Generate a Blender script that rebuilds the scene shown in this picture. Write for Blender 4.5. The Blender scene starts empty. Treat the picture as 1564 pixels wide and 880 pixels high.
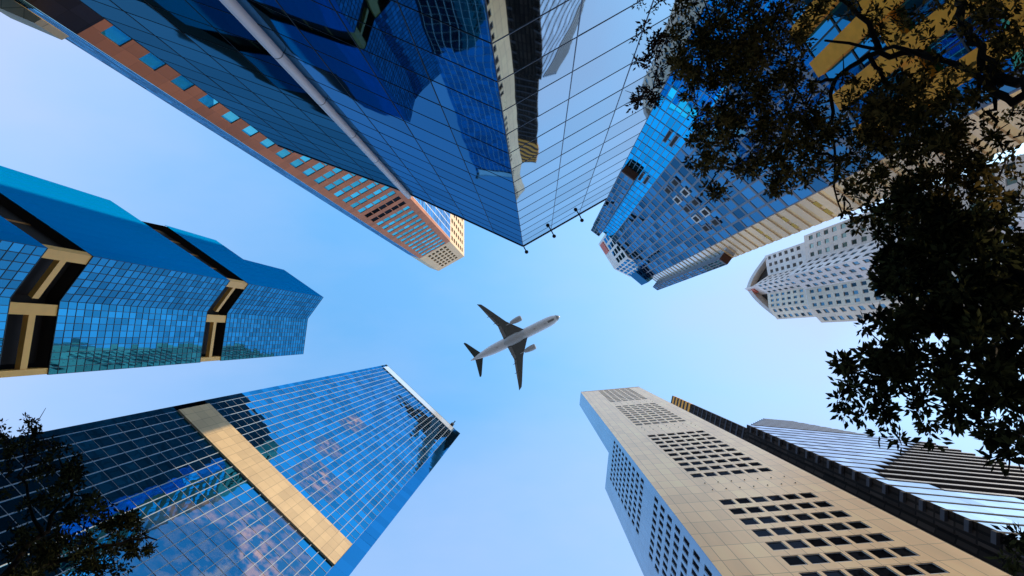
import bpy, math, random
from mathutils import Vector, Matrix
random.seed(11)
sc = bpy.context.scene
COL = sc.collection
PI = math.pi

# ------------------------------------------------------------------ camera
FOC, W, H = 900.0, 1564.0, 880.0
ZEN = (820.0, 512.0)                       # where plumb lines meet in the photograph
CAM = Vector((0, 0, 1.6))
nz = Vector((ZEN[0]-W/2, ZEN[1]-H/2, FOC)).normalized()
ROT = nz.rotation_difference(Vector((0, 0, 1))).to_matrix()

def P(px, py, z):
    """point at height z seen at this place of the photograph"""
    d = ROT @ Vector((px-W/2, py-H/2, FOC))
    return CAM + d*((z-CAM.z)/d.z)
def Q(px, py, z):
    p = P(px, py, z); return Vector((p.x, p.y))

cd = bpy.data.cameras.new('camera')
cd.sensor_fit = 'HORIZONTAL'; cd.sensor_width = 36.0; cd.lens = 36.0*FOC/W
cd.clip_start = 0.05; cd.clip_end = 20000
cam = bpy.data.objects.new('camera', cd); COL.objects.link(cam)
cam.matrix_world = Matrix.Translation(CAM) @ (ROT @ Matrix.Rotation(PI, 3, 'X')).to_4x4()
sc.camera = cam

# ------------------------------------------------------------------ light
SUN_AZ = Vector((1.0, -0.40)).normalized(); SUN_EL = math.radians(33)
sd = Vector((SUN_AZ.x*math.cos(SUN_EL), SUN_AZ.y*math.cos(SUN_EL), math.sin(SUN_EL)))
sl = bpy.data.lights.new('sun', 'SUN'); sl.energy = 4.2; sl.angle = math.radians(0.53); sl.color = (1.0, 0.78, 0.50)
so = bpy.data.objects.new('sun', sl); COL.objects.link(so)
so.rotation_euler = sd.to_track_quat('Z', 'Y').to_euler(); so.location = (60, 0, 200)

wd = bpy.data.worlds.new('World'); sc.world = wd; wd.use_nodes = True
nt = wd.node_tree; nt.nodes.clear()
def N(nt, t, **kw):
    n = nt.nodes.new(t)
    for k, v in kw.items(): setattr(n, k, v)
    return n
out = N(nt, 'ShaderNodeOutputWorld'); bg = N(nt, 'ShaderNodeBackground'); bg.inputs[1].default_value = 0.12
sky = N(nt, 'ShaderNodeTexSky', sky_type='NISHITA', sun_disc=False, sun_elevation=SUN_EL,
        sun_rotation=math.atan2(SUN_AZ.x, SUN_AZ.y), altitude=10, air_density=1.2, dust_density=1.6, ozone_density=2.0)
tc = N(nt, 'ShaderNodeTexCoord')
noi = N(nt, 'ShaderNodeTexNoise'); noi.inputs['Scale'].default_value = 1.7; noi.inputs['Detail'].default_value = 7
noi.inputs['Roughness'].default_value = 0.5
mp = N(nt, 'ShaderNodeMapping'); mp.inputs['Scale'].default_value = (1, 2.2, 1); mp.inputs['Location'].default_value = (0.3, 0.8, 0.1)
nt.links.new(tc.outputs['Generated'], mp.inputs[0]); nt.links.new(mp.outputs[0], noi.inputs[0])
# haze grows away from the clear patch overhead and towards the sunny side
dot = N(nt, 'ShaderNodeVectorMath', operation='DOT_PRODUCT')
cl = (P(640, 470, 100)-CAM).normalized(); dot.inputs[1].default_value = cl
nt.links.new(tc.outputs['Generated'], dot.inputs[0])
m1 = N(nt, 'ShaderNodeMapRange'); m1.inputs[1].default_value = 1.0; m1.inputs[2].default_value = 0.80
m1.inputs[3].default_value = 0.0; m1.inputs[4].default_value = 0.80
nt.links.new(dot.outputs['Value'], m1.inputs[0])
m2 = N(nt, 'ShaderNodeMath', operation='MULTIPLY_ADD'); m2.inputs[1].default_value = 1.15; m2.inputs[2].default_value = -0.54
nt.links.new(noi.outputs[0], m2.inputs[0])
ad = N(nt, 'ShaderNodeMath', operation='ADD', use_clamp=True)
nt.links.new(m1.outputs[0], ad.inputs[0]); nt.links.new(m2.outputs[0], ad.inputs[1])
gain = N(nt, 'ShaderNodeMix', data_type='RGBA', blend_type='MULTIPLY'); gain.inputs[0].default_value = 1
nt.links.new(sky.outputs[0], gain.inputs[6]); gain.inputs[7].default_value = (2.1, 3.6, 3.9, 1)
mx = N(nt, 'ShaderNodeMix', data_type='RGBA')
nt.links.new(ad.outputs[0], mx.inputs[0]); nt.links.new(gain.outputs[2], mx.inputs[6])
mx.inputs[7].default_value = (4.85, 5.8, 8.6, 1)
nt.links.new(mx.outputs[2], bg.inputs[0]); nt.links.new(bg.outputs[0], out.inputs[0])
sc.view_settings.view_transform = 'Standard'; sc.view_settings.look = 'None'; sc.view_settings.exposure = 0

# ------------------------------------------------------------------ materials
def newmat(name):
    m = bpy.data.materials.new(name); m.use_nodes = True; t = m.node_tree; t.nodes.clear()
    o = N(t, 'ShaderNodeOutputMaterial'); return m, t, o
def rgba(c): return (c[0], c[1], c[2], 1)

def m_glass(name, tint, dark=(.01, .014, .018), rough=.02, var=.3, refl=.92, wave=.012, wscale=.22, dvar=0):
    m, t, o = newmat(name)
    at = N(t, 'ShaderNodeAttribute'); at.attribute_name = 'rnd'
    mr = N(t, 'ShaderNodeMapRange'); mr.inputs[3].default_value = 1-var; mr.inputs[4].default_value = 1+var*.6
    t.links.new(at.outputs['Fac'], mr.inputs[0])
    mu = N(t, 'ShaderNodeMix', data_type='RGBA', blend_type='MULTIPLY'); mu.inputs[0].default_value = 1
    mu.inputs[6].default_value = rgba(tint); t.links.new(mr.outputs[0], mu.inputs[7])
    gl = N(t, 'ShaderNodeBsdfGlossy'); gl.inputs['Roughness'].default_value = rough
    t.links.new(mu.outputs[2], gl.inputs['Color'])
    df = N(t, 'ShaderNodeBsdfDiffuse'); df.inputs[0].default_value = rgba(dark)
    co = N(t, 'ShaderNodeTexCoord'); no = N(t, 'ShaderNodeTexNoise'); no.inputs['Scale'].default_value = wscale
    if dvar:                                  # warm reflection patches painted into the diffuse colour, broken by noise
        n2 = N(t, 'ShaderNodeTexNoise'); n2.inputs['Scale'].default_value = .5; n2.inputs['Detail'].default_value = 4
        t.links.new(co.outputs['Object'], n2.inputs[0])
        r2 = N(t, 'ShaderNodeMapRange'); r2.inputs[1].default_value = .44; r2.inputs[2].default_value = .62; t.links.new(n2.outputs[0], r2.inputs[0])
        m2 = N(t, 'ShaderNodeMath', operation='MULTIPLY'); t.links.new(r2.outputs[0], m2.inputs[0]); t.links.new(at.outputs['Fac'], m2.inputs[1])
        d2 = N(t, 'ShaderNodeMix', data_type='RGBA'); t.links.new(m2.outputs[0], d2.inputs[0])
        d2.inputs[6].default_value = (.02, .07, .16, 1); d2.inputs[7].default_value = rgba(dark); t.links.new(d2.outputs[2], df.inputs[0])
    no.inputs['Detail'].default_value = 1.5
    t.links.new(co.outputs['Object'], no.inputs[0])
    bu = N(t, 'ShaderNodeBump'); bu.inputs['Strength'].default_value = 1; bu.inputs['Distance'].default_value = wave
    t.links.new(no.outputs[0], bu.inputs['Height']); t.links.new(bu.outputs[0], gl.inputs['Normal'])
    ms = N(t, 'ShaderNodeMixShader'); ms.inputs[0].default_value = refl
    t.links.new(df.outputs[0], ms.inputs[1]); t.links.new(gl.outputs[0], ms.inputs[2]); t.links.new(ms.outputs[0], o.inputs[0])
    return m

def m_clad(name, col, pw=1.5, ph=3.3, jw=.05, jh=None, jdark=.35, rough=.5, metal=0.0, var=.1, dirt=.2, spec=.5):
    """cladding panels: joints on the facade's own metres, each panel a little different, streaks of dirt"""
    m, t, o = newmat(name); jh = jw if jh is None else jh
    b = N(t, 'ShaderNodeBsdfPrincipled'); b.inputs['Roughness'].default_value = rough; b.inputs['Metallic'].default_value = metal
    b.inputs['Specular IOR Level'].default_value = spec
    uv = N(t, 'ShaderNodeUVMap'); sp = N(t, 'ShaderNodeSeparateXYZ'); t.links.new(uv.outputs[0], sp.inputs[0])
    def mth(op, a, bb=None, cl=False):
        n = N(t, 'ShaderNodeMath', operation=op, use_clamp=cl)
        for i, x in enumerate((a, bb)):
            if x is None: continue
            if isinstance(x, (int, float)): n.inputs[i].default_value = x
            else: t.links.new(x, n.inputs[i])
        return n.outputs[0]
    cu = mth('DIVIDE', sp.outputs[0], pw); cv = mth('DIVIDE', sp.outputs[1], ph)
    lu = mth('LESS_THAN', mth('FRACT', cu), jw/pw); lv = mth('LESS_THAN', mth('FRACT', cv), jh/ph)
    line = mth('MAXIMUM', lu, lv)
    cb = N(t, 'ShaderNodeCombineXYZ'); t.links.new(mth('FLOOR', cu), cb.inputs[0]); t.links.new(mth('FLOOR', cv), cb.inputs[1])
    wn = N(t, 'ShaderNodeTexWhiteNoise', noise_dimensions='3D'); t.links.new(cb.outputs[0], wn.inputs[0])
    pv = N(t, 'ShaderNodeMapRange'); pv.inputs[3].default_value = 1-var; pv.inputs[4].default_value = 1+var; t.links.new(wn.outputs[0], pv.inputs[0])
    co = N(t, 'ShaderNodeTexCoord'); mp = N(t, 'ShaderNodeMapping'); mp.inputs['Scale'].default_value = (.5, .5, .06)
    t.links.new(co.outputs['Object'], mp.inputs[0])
    no = N(t, 'ShaderNodeTexNoise'); no.inputs['Scale'].default_value = 1.0; no.inputs['Detail'].default_value = 6; t.links.new(mp.outputs[0], no.inputs[0])
    dv = N(t, 'ShaderNodeMapRange'); dv.inputs[3].default_value = 1-dirt; dv.inputs[4].default_value = 1+dirt; t.links.new(no.outputs[0], dv.inputs[0])
    k = mth('MULTIPLY', mth('MULTIPLY', pv.outputs[0], dv.outputs[0]), mth('SUBTRACT', 1.0, mth('MULTIPLY', line, 1-jdark)))
    mu = N(t, 'ShaderNodeMix', data_type='RGBA', blend_type='MULTIPLY'); mu.inputs[0].default_value = 1
    mu.inputs[6].default_value = rgba(col); t.links.new(k, mu.inputs[7]); t.links.new(mu.outputs[2], b.inputs['Base Color'])
    t.links.new(b.outputs[0], o.inputs[0]); return m

def m_plain(name, col, rough=.6, metal=0.0, dirt=.2, scale=1.2, spec=.5):
    m, t, o = newmat(name)
    b = N(t, 'ShaderNodeBsdfPrincipled'); b.inputs['Roughness'].default_value = rough; b.inputs['Metallic'].default_value = metal
    b.inputs['Specular IOR Level'].default_value = spec
    co = N(t, 'ShaderNodeTexCoord'); no = N(t, 'ShaderNodeTexNoise'); no.inputs['Scale'].default_value = scale; no.inputs['Detail'].default_value = 5
    t.links.new(co.outputs['Object'], no.inputs[0])
    dv = N(t, 'ShaderNodeMapRange'); dv.inputs[3].default_value = 1-dirt; dv.inputs[4].default_value = 1+dirt; t.links.new(no.outputs[0], dv.inputs[0])
    mu = N(t, 'ShaderNodeMix', data_type='RGBA', blend_type='MULTIPLY'); mu.inputs[0].default_value = 1
    mu.inputs[6].default_value = rgba(col); t.links.new(dv.outputs[0], mu.inputs[7]); t.links.new(mu.outputs[2], b.inputs['Base Color'])
    t.links.new(b.outputs[0], o.inputs[0]); return m

def m_leaf(name, c1, c2, trans=.12):
    m, t, o = newmat(name)
    at = N(t, 'ShaderNodeAttribute'); at.attribute_name = 'rnd'
    mu = N(t, 'ShaderNodeMix', data_type='RGBA'); t.links.new(at.outputs['Fac'], mu.inputs[0])
    mu.inputs[6].default_value = rgba(c1); mu.inputs[7].default_value = rgba(c2)
    df = N(t, 'ShaderNodeBsdfDiffuse'); tr = N(t, 'ShaderNodeBsdfTranslucent')
    t.links.new(mu.outputs[2], df.inputs[0]); t.links.new(mu.outputs[2], tr.inputs[0])
    ms = N(t, 'ShaderNodeMixShader'); ms.inputs[0].default_value = trans
    t.links.new(df.outputs[0], ms.inputs[1]); t.links.new(tr.outputs[0], ms.inputs[2]); t.links.new(ms.outputs[0], o.inputs[0])
    return m

M = {}
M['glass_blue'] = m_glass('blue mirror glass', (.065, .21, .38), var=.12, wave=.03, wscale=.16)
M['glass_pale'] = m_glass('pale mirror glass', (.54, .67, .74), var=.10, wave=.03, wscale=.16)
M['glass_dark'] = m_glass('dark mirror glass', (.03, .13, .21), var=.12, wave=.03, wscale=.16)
M['glass_tower'] = m_glass('tower blue glass', (.025, .32, .60), var=.3, wave=.02, wscale=.3)
M['glass_warm_refl'] = m_glass('glass with painted gold reflections', (.03, .30, .58), dark=(1.0, .56, .16), var=.0, refl=.45, wave=.02, wscale=.3, dvar=1)  # gold reflections painted as ochre in the diffuse colour
M['glass_flank'] = m_glass('flank blue glass', (.03, .26, .52), var=.1, wave=.02)
M['glass_side'] = m_glass('cyan side glass', (.004, .36, .80), dark=(.0, .37, 1.0), var=.16, wave=.006, refl=.3)
M['glass_side2'] = m_glass('cyan side fins', (.004, .28, .60), dark=(.0, .28, .80), var=.0, wave=0, refl=.2)
M['glass_teal'] = m_glass('teal front glass', (.03, .26, .46), dark=(.008, .08, .15), var=.32, wave=.01)
M['glass_sky'] = m_glass('sky blue tiles', (.015, .55, .95), var=.2, wave=.01)
M['glass_grey'] = m_glass('grey blue glass', (.07, .25, .42), var=.5, wave=.01)
M['glass_strip'] = m_glass('pale strip glass', (.80, .84, .92), var=.2, wave=.01, dark=(.2, .25, .3))
M['glass_stripe'] = m_glass('striped blue glass', (.14, .56, .92), var=.4, wave=.01)
M['glass_ribbon'] = m_glass('pale ribbon window', (1.0, .88, .70), dark=(.88, .76, .50), var=.12, refl=.65, rough=.1)
M['pane_dark'] = m_glass('dark window pane', (.025, .028, .035), dark=(.008, .008, .01), var=.6, wave=.01, refl=.5)
M['pane_teal'] = m_glass('teal window pane', (.14, .74, .85), dark=(.05, .55, .68), var=.3, wave=.01, refl=.6)
M['pane_green'] = m_glass('greenish window pane', (.14, .26, .32), dark=(.03, .06, .07), var=.8, wave=.01)
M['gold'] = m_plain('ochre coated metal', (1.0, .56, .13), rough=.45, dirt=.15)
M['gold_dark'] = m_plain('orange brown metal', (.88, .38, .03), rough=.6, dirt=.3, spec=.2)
M['soffit_gold'] = m_plain('dark orange post', (.40, .17, .04), rough=.6)  # darker orange than the brackets
M['black'] = m_plain('black recess', (.012, .010, .010), rough=.8)
M['soffit'] = m_plain('brown soffit', (.14, .05, .025), rough=.7)
M['alu'] = m_plain('pale aluminium bar', (.62, .66, .72), rough=.4, metal=.3, dirt=.1)
M['alu_soft'] = m_plain('soft grey blue bar', (.36, .42, .50), rough=.5, dirt=.1)
M['alu_grey'] = m_plain('grey aluminium bar', (.17, .22, .32), rough=.5, dirt=.15)
M['bar_dark'] = m_plain('dark glazing bar', (.012, .02, .03), rough=.5)
M['bar_mid'] = m_plain('grey blue glazing bar', (.12, .19, .30), rough=.5)
M['bar_teal'] = m_plain('teal glazing bar', (.015, .06, .09), rough=.5)
M['bar_blue'] = m_plain('blue glazing bar', (.12, .30, .48), rough=.5)
M['bar_cyan'] = m_plain('cyan glazing bar', (.01, .16, .34), rough=.5)
M['white'] = m_plain('white painted metal', (.74, .76, .80), rough=.45, dirt=.08)
M['white_col'] = m_clad('white column cladding', (.70, .73, .78), pw=50, ph=5.2, jw=.02, jh=.09, jdark=.25, rough=.35, var=.05)
M['tan_band'] = m_clad('tan band cladding', (.60, .44, .24), pw=1.75, ph=2.6, jw=.07, jdark=.55, rough=.55, var=.1)
M['tan_wall'] = m_clad('tan metal panels', (1.0, .62, .28), pw=1.45, ph=3.4, jw=.06, jh=.09, jdark=.45, rough=.34, metal=.55, var=.08, dirt=.2)
M['tan_side'] = m_clad('sky tinted metal panels', (.30, .48, .64), pw=1.2, ph=3.4, jw=.05, jdark=.6, rough=.25, metal=.5, var=.06)  # flank of the tan tower, sky reflection put into the colour as blue
M['frame_lt'] = m_plain('light window frame', (.62, .62, .64), rough=.4)
M['brown'] = m_clad('brown stone', (.46, .15, .06), pw=1.4, ph=2.1, jw=.03, jdark=.6, rough=.65, var=.14, dirt=.25)
M['brown_dk'] = m_clad('dark podium stone', (.018, .018, .030), pw=1.4, ph=2.1, jw=.03, jdark=.5, rough=.85, var=.2, spec=.15)
M['side_stone'] = m_clad('dark side stone', (.055, .05, .052), pw=2.2, ph=4.72, jw=.35, jh=1.1, jdark=.25, rough=.6, var=.3)  # dark stone with a broad grid like window rows
M['cream'] = m_clad('cream cladding', (.78, .56, .33), pw=2, ph=3, jw=.03, jdark=.7, rough=.6, var=.05, dirt=.1)
M['white_wall'] = m_clad('white sunlit wall', (.80, .76, .72), pw=3, ph=3.5, jw=.03, jdark=.75, rough=.6, var=.06, dirt=.08)
M['tower_wall'] = m_clad('white tower cladding', (.95, .87, .80), pw=2.6, ph=3.6, jw=.05, jdark=.7, rough=.4, metal=.35, var=.08, dirt=.15)
M['tower_sunlit'] = m_clad('sun tinted tower cladding', (.98, .82, .62), pw=2.6, ph=3.6, jw=.05, jdark=.7, rough=.4, metal=.35, var=.08, dirt=.15)  # same white cladding with warm sunlight put into the colour
M['yellow'] = m_plain('yellow blind', (.80, .50, .06), rough=.6)
M['white_gloss'] = m_glass('white gloss cladding', (1.0, .96, .92), dark=(.92, .89, .82), rough=.15, var=.05, wave=.0, refl=.7)
M['red'] = m_plain('orange red sign', (.75, .13, .06), rough=.5)
M['slab'] = m_plain('dark floor slab', (.06, .062, .075), rough=.9, spec=.1)
M['slab_edge'] = m_plain('grey slab edge', (.34, .35, .38), rough=.6)
M['core'] = m_clad('dark ribbed core', (.030, .022, .018), pw=1.1, ph=4.2, jw=.4, jdark=.3, rough=.9, var=.5, spec=.1)
M['roof'] = m_plain('grey roof', (.12, .12, .12), rough=.9)
M['bark'] = m_plain('dark bark', (.010, .008, .007), rough=.95, spec=.1, dirt=.4, scale=8)
M['leaf'] = m_leaf('dark green leaf', (.012, .014, .006), (.18, .13, .04), .35)
M['leaf_red'] = m_leaf('dark reddish leaf', (.014, .009, .007), (.08, .042, .028), .2)
M['leaf_black'] = m_leaf('very dark leaf', (.006, .008, .006), (.07, .075, .03), .25)
M['plane_white'] = m_plain('aircraft white paint', (.72, .79, .86), rough=.22, dirt=.05, scale=.05)
M['plane_wing'] = m_plain('aircraft wing underside', (.10, .115, .115), rough=.45, dirt=.2, scale=.12)
M['plane_flap'] = m_plain('aircraft flap', (.22, .24, .25), rough=.5)
M['plane_tail'] = m_plain('aircraft tailplane', (.035, .055, .055), rough=.5, dirt=.2)
M['plane_dark'] = m_plain('aircraft intake', (.015, .015, .018), rough=.5)
M['plane_grey'] = m_plain('aircraft nacelle', (.46, .52, .57), rough=.35, dirt=.05, scale=.1)
M['ground'] = m_clad('pale paving', (.13, .125, .12), pw=1.2, ph=1.2, jw=.02, jdark=.6, rough=.85, var=.1)

# ------------------------------------------------------------------ mesh helpers
class Fr:
    """one facade: u metres along A->B, z up, w outwards (n = z x u)"""
    def __init__(s, A, B, base):
        s.A = Vector(A); s.L = (Vector(B)-s.A).length; s.u = (Vector(B)-s.A).normalized()
        s.n = Vector((-s.u.y, s.u.x)); s.b = Vector((base[0], base[1], 0))
    def pt(s, u, z, w=0):
        q = s.A+s.u*u+s.n*w
        return Vector((q.x, q.y, z))-s.b
    def mat(s, u, z, w=0):
        m = Matrix(((s.u.x, s.n.x, 0, 0), (s.u.y, s.n.y, 0, 0), (0, 0, 1, 0), (0, 0, 0, 1)))
        m.translation = s.pt(u, z, w); return m

class MB:
    def __init__(s): s.v = []; s.f = []; s.uv = []; s.m = []; s.r = []
    def face(s, pts, uv=None, m=0, r=None):
        i = len(s.v); s.v += [tuple(p) for p in pts]; s.f.append(tuple(range(i, i+len(pts))))
        s.uv += uv if uv else [(0, 0)]*len(pts); s.m.append(m); s.r.append(random.random() if r is None else r)
    def panel(s, fr, u0, u1, z0, z1, w=0, m=0, r=None, tu=0, tz=0):
        uc, zc = (u0+u1)/2, (z0+z1)/2
        c = [(u0, z0), (u1, z0), (u1, z1), (u0, z1)]
        s.face([fr.pt(a, b, w+tu*(a-uc)+tz*(b-zc)) for a, b in c], c, m, r)
    def box(s, fr, u0, u1, z0, z1, w0, w1, m=0, r=None):
        r = random.random() if r is None else r
        p = lambda a, b, c: fr.pt(a, b, c)
        s.face([p(u0, z0, w1), p(u1, z0, w1), p(u1, z1, w1), p(u0, z1, w1)], [(u0, z0), (u1, z0), (u1, z1), (u0, z1)], m, r)
        s.face([p(u1, z0, w0), p(u0, z0, w0), p(u0, z1, w0), p(u1, z1, w0)], [(u1, z0), (u0, z0), (u0, z1), (u1, z1)], m, r)
        s.face([p(u0, z0, w0), p(u1, z0, w0), p(u1, z0, w1), p(u0, z0, w1)], [(u0, w0), (u1, w0), (u1, w1), (u0, w1)], m, r)
        s.face([p(u0, z1, w1), p(u1, z1, w1), p(u1, z1, w0), p(u0, z1, w0)], [(u0, w1), (u1, w1), (u1, w0), (u0, w0)], m, r)
        s.face([p(u0, z0, w0), p(u0, z0, w1), p(u0, z1, w1), p(u0, z1, w0)], [(w0, z0), (w1, z0), (w1, z1), (w0, z1)], m, r)
        s.face([p(u1, z0, w1), p(u1, z0, w0), p(u1, z1, w0), p(u1, z1, w1)], [(w1, z0), (w0, z0), (w0, z1), (w1, z1)], m, r)
    def prism(s, poly, z0, z1, base, m=0, mt=None, mb=None):
        b = Vector((base[0], base[1], 0)); n = len(poly)
        lo = [Vector((p[0], p[1], z0))-b for p in poly]; hi = [Vector((p[0], p[1], z1))-b for p in poly]
        d = 0
        for i in range(n):
            j = (i+1) % n; L = (lo[j]-lo[i]).length
            s.face([lo[i], lo[j], hi[j], hi[i]], [(d, z0), (d+L, z0), (d+L, z1), (d, z1)], m); d += L
        s.face(hi, [(p.x, p.y) for p in hi], m if mt is None else mt)
        s.face(lo[::-1], [(p.x, p.y) for p in lo[::-1]], m if mb is None else mb)
    def tube(s, path, radii, seg=7, m=0):
        rings = []
        for i, p in enumerate(path):
            a = path[max(i-1, 0)]; b = path[min(i+1, len(path)-1)]; d = (b-a).normalized()
            x = d.cross(Vector((.3, .2, 1) if abs(d.z) < .9 else (1, .2, 0))).normalized(); y = d.cross(x)
            st = len(s.v)
            for k in range(seg):
                t = 2*PI*k/seg; s.v.append(tuple(p+(x*math.cos(t)+y*math.sin(t))*radii[i]))
            rings.append(st)
        def add(f): s.f.append(f); s.uv.extend([(0, 0)]*len(f)); s.m.append(m); s.r.append(.5)
        for i in range(len(rings)-1):
            for k in range(seg):
                k2 = (k+1) % seg
                add((rings[i]+k, rings[i]+k2, rings[i+1]+k2, rings[i+1]+k))
        add(tuple(rings[0]+k for k in range(seg))[::-1]); add(tuple(rings[-1]+k for k in range(seg)))
    def build(s, name, mats, parent=None, smooth=False, label=None, kind=None):
        if not isinstance(mats, (list, tuple)): mats = [mats]
        me = bpy.data.meshes.new(name); me.from_pydata(s.v, [], s.f)
        for q in mats: me.materials.append(q)
        me.polygons.foreach_set('material_index', s.m)
        if smooth: me.polygons.foreach_set('use_smooth', [True]*len(s.f))
        l = me.uv_layers.new(name='UVMap'); l.data.foreach_set('uv', [c for p in s.uv for c in p])
        a = me.attributes.new('rnd', 'FLOAT', 'FACE'); a.data.foreach_set('value', s.r)
        me.update()
        o = bpy.data.objects.new(name, me); COL.objects.link(o)
        if parent: o.parent = parent
        if label: o['label'] = label
        if kind: o['kind'] = kind
        return o

def thing(name, label, cat, loc, group=None):
    o = bpy.data.objects.new(name, None); COL.objects.link(o); o.location = (loc[0], loc[1], loc[2] if len(loc) > 2 else 0)
    o['label'] = label; o['category'] = cat
    if group: o['group'] = group
    return o
def cen(poly): return sum((Vector(p) for p in poly), Vector((0, 0)))/len(poly)
def shrink(poly, k):
    c = cen(poly); return [c+(Vector(p)-c)*k for p in poly]

def curtain(g, mb, fr, u0, u1, z0, z1, nc, nr, tilt=.002, bv=.1, bh=.06, dv=.1, dh=.06, gm=0, skip=None, var=None):
    du, dz = (u1-u0)/nc, (z1-z0)/nr
    for i in range(nc):
        for j in range(nr):
            g.panel(fr, u0+i*du, u0+(i+1)*du, z0+j*dz, z0+(j+1)*dz, 0, gm, var(i, j) if var else None, random.gauss(0, tilt), random.gauss(0, tilt))
    if mb is None: return
    if bv:
        for i in range(nc+1):
            c = u0+i*du; mb.box(fr, max(u0, c-bv/2), min(u1, c+bv/2), z0, z1, -.05, dv)
    if bh:
        for j in range(nr+1):
            c = z0+j*dz; mb.box(fr, u0+.004, u1-.004, c-bh/2, c+bh/2, -.06, dh)

def punched(mb, fr, uc, zc, hole, depth=.35, m=0):
    """wall sheet with real openings; uc, zc are cut lines, hole(i, j) says which cells are open"""
    for i in range(len(uc)-1):
        j = 0
        while j < len(zc)-1:
            a, b, c, d = uc[i], uc[i+1], zc[j], zc[j+1]
            if hole(i, j):
                q = [(a, c), (b, c), (b, d), (a, d)]
                for k in range(4):
                    p0, p1 = q[k], q[(k+1) % 4]
                    mb.face([fr.pt(*p0, 0), fr.pt(*p1, 0), fr.pt(*p1, -depth), fr.pt(*p0, -depth)], None, m)
                j += 1
            else:
                e = j
                while e+1 < len(zc)-1 and not hole(i, e+1): e += 1
                mb.panel(fr, a, b, c, zc[e+1], 0, m); j = e+1

def window_mesh(w, h, fw=.1, sill=0.0):
    mb = MB(); fr = Fr((0, 0), (1, 0), (0, 0))
    mb.box(fr, 0, fw, 0, h, -.06, .03, 1); mb.box(fr, w-fw, w, 0, h, -.06, .03, 1)
    mb.box(fr, fw, w-fw, 0, fw+sill, -.06, .033, 1); mb.box(fr, fw, w-fw, h-fw, h, -.06, .033, 1)
    mb.face([fr.pt(fw, fw), fr.pt(w-fw, fw), fr.pt(w-fw, h-fw), fr.pt(fw, h-fw)], None, 0)
    return mb

def windows(parent, fr, spots, w, h, mats, depth, fw=.1, sill=0.0, npart=100, name='window'):
    """spots = (u, z) of each lower left corner, most visible first; the first npart become parts"""
    protos = []
    for k in range(min(3, max(1, npart))):
        if npart <= 0: break
        o = window_mesh(w, h, fw, sill); o.r = [k/2.0]*len(o.r)
        protos.append(o)
    first = {}
    for q, (u, z) in enumerate(spots[:npart]):
        k = random.randrange(len(protos))
        if k not in first: first[k] = o = protos[k].build(name, mats, parent)
        else: o = first[k].copy(); COL.objects.link(o); o.parent = parent
        o.matrix_local = fr.mat(u, z, -depth)
    rest = spots[npart:]
    if rest:
        big = MB()
        for u, z in rest:
            r = random.random(); f2 = Fr(fr.A+fr.u*u-fr.n*depth, fr.A+fr.u*(u+1)-fr.n*depth, fr.b)
            big.box(f2, 0, w, z, z+fw+sill, -.06, .033, 1, r); big.box(f2, 0, w, z+h-fw, z+h, -.06, .033, 1, r)
            big.box(f2, 0, fw, z+fw+sill, z+h-fw, -.06, .03, 1, r); big.box(f2, w-fw, w, z+fw+sill, z+h-fw, -.06, .03, 1, r)
            big.panel(f2, fw, w-fw, z+fw+sill, z+h-fw, 0, 0, r)
        big.build('small_windows' if npart else 'windows', mats, parent, kind='stuff')

# ------------------------------------------------------------------ ground
g = MB(); fr = Fr((-3000, 0), (3000, 0), (0, 0))
g.face([(-3000, -3000, 0), (3000, -3000, 0), (3000, 3000, 0), (-3000, 3000, 0)], [(0, 0), (6000, 0), (6000, 6000), (0, 6000)])
o = g.build('ground', M['ground']); o['kind'] = 'structure'

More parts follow.
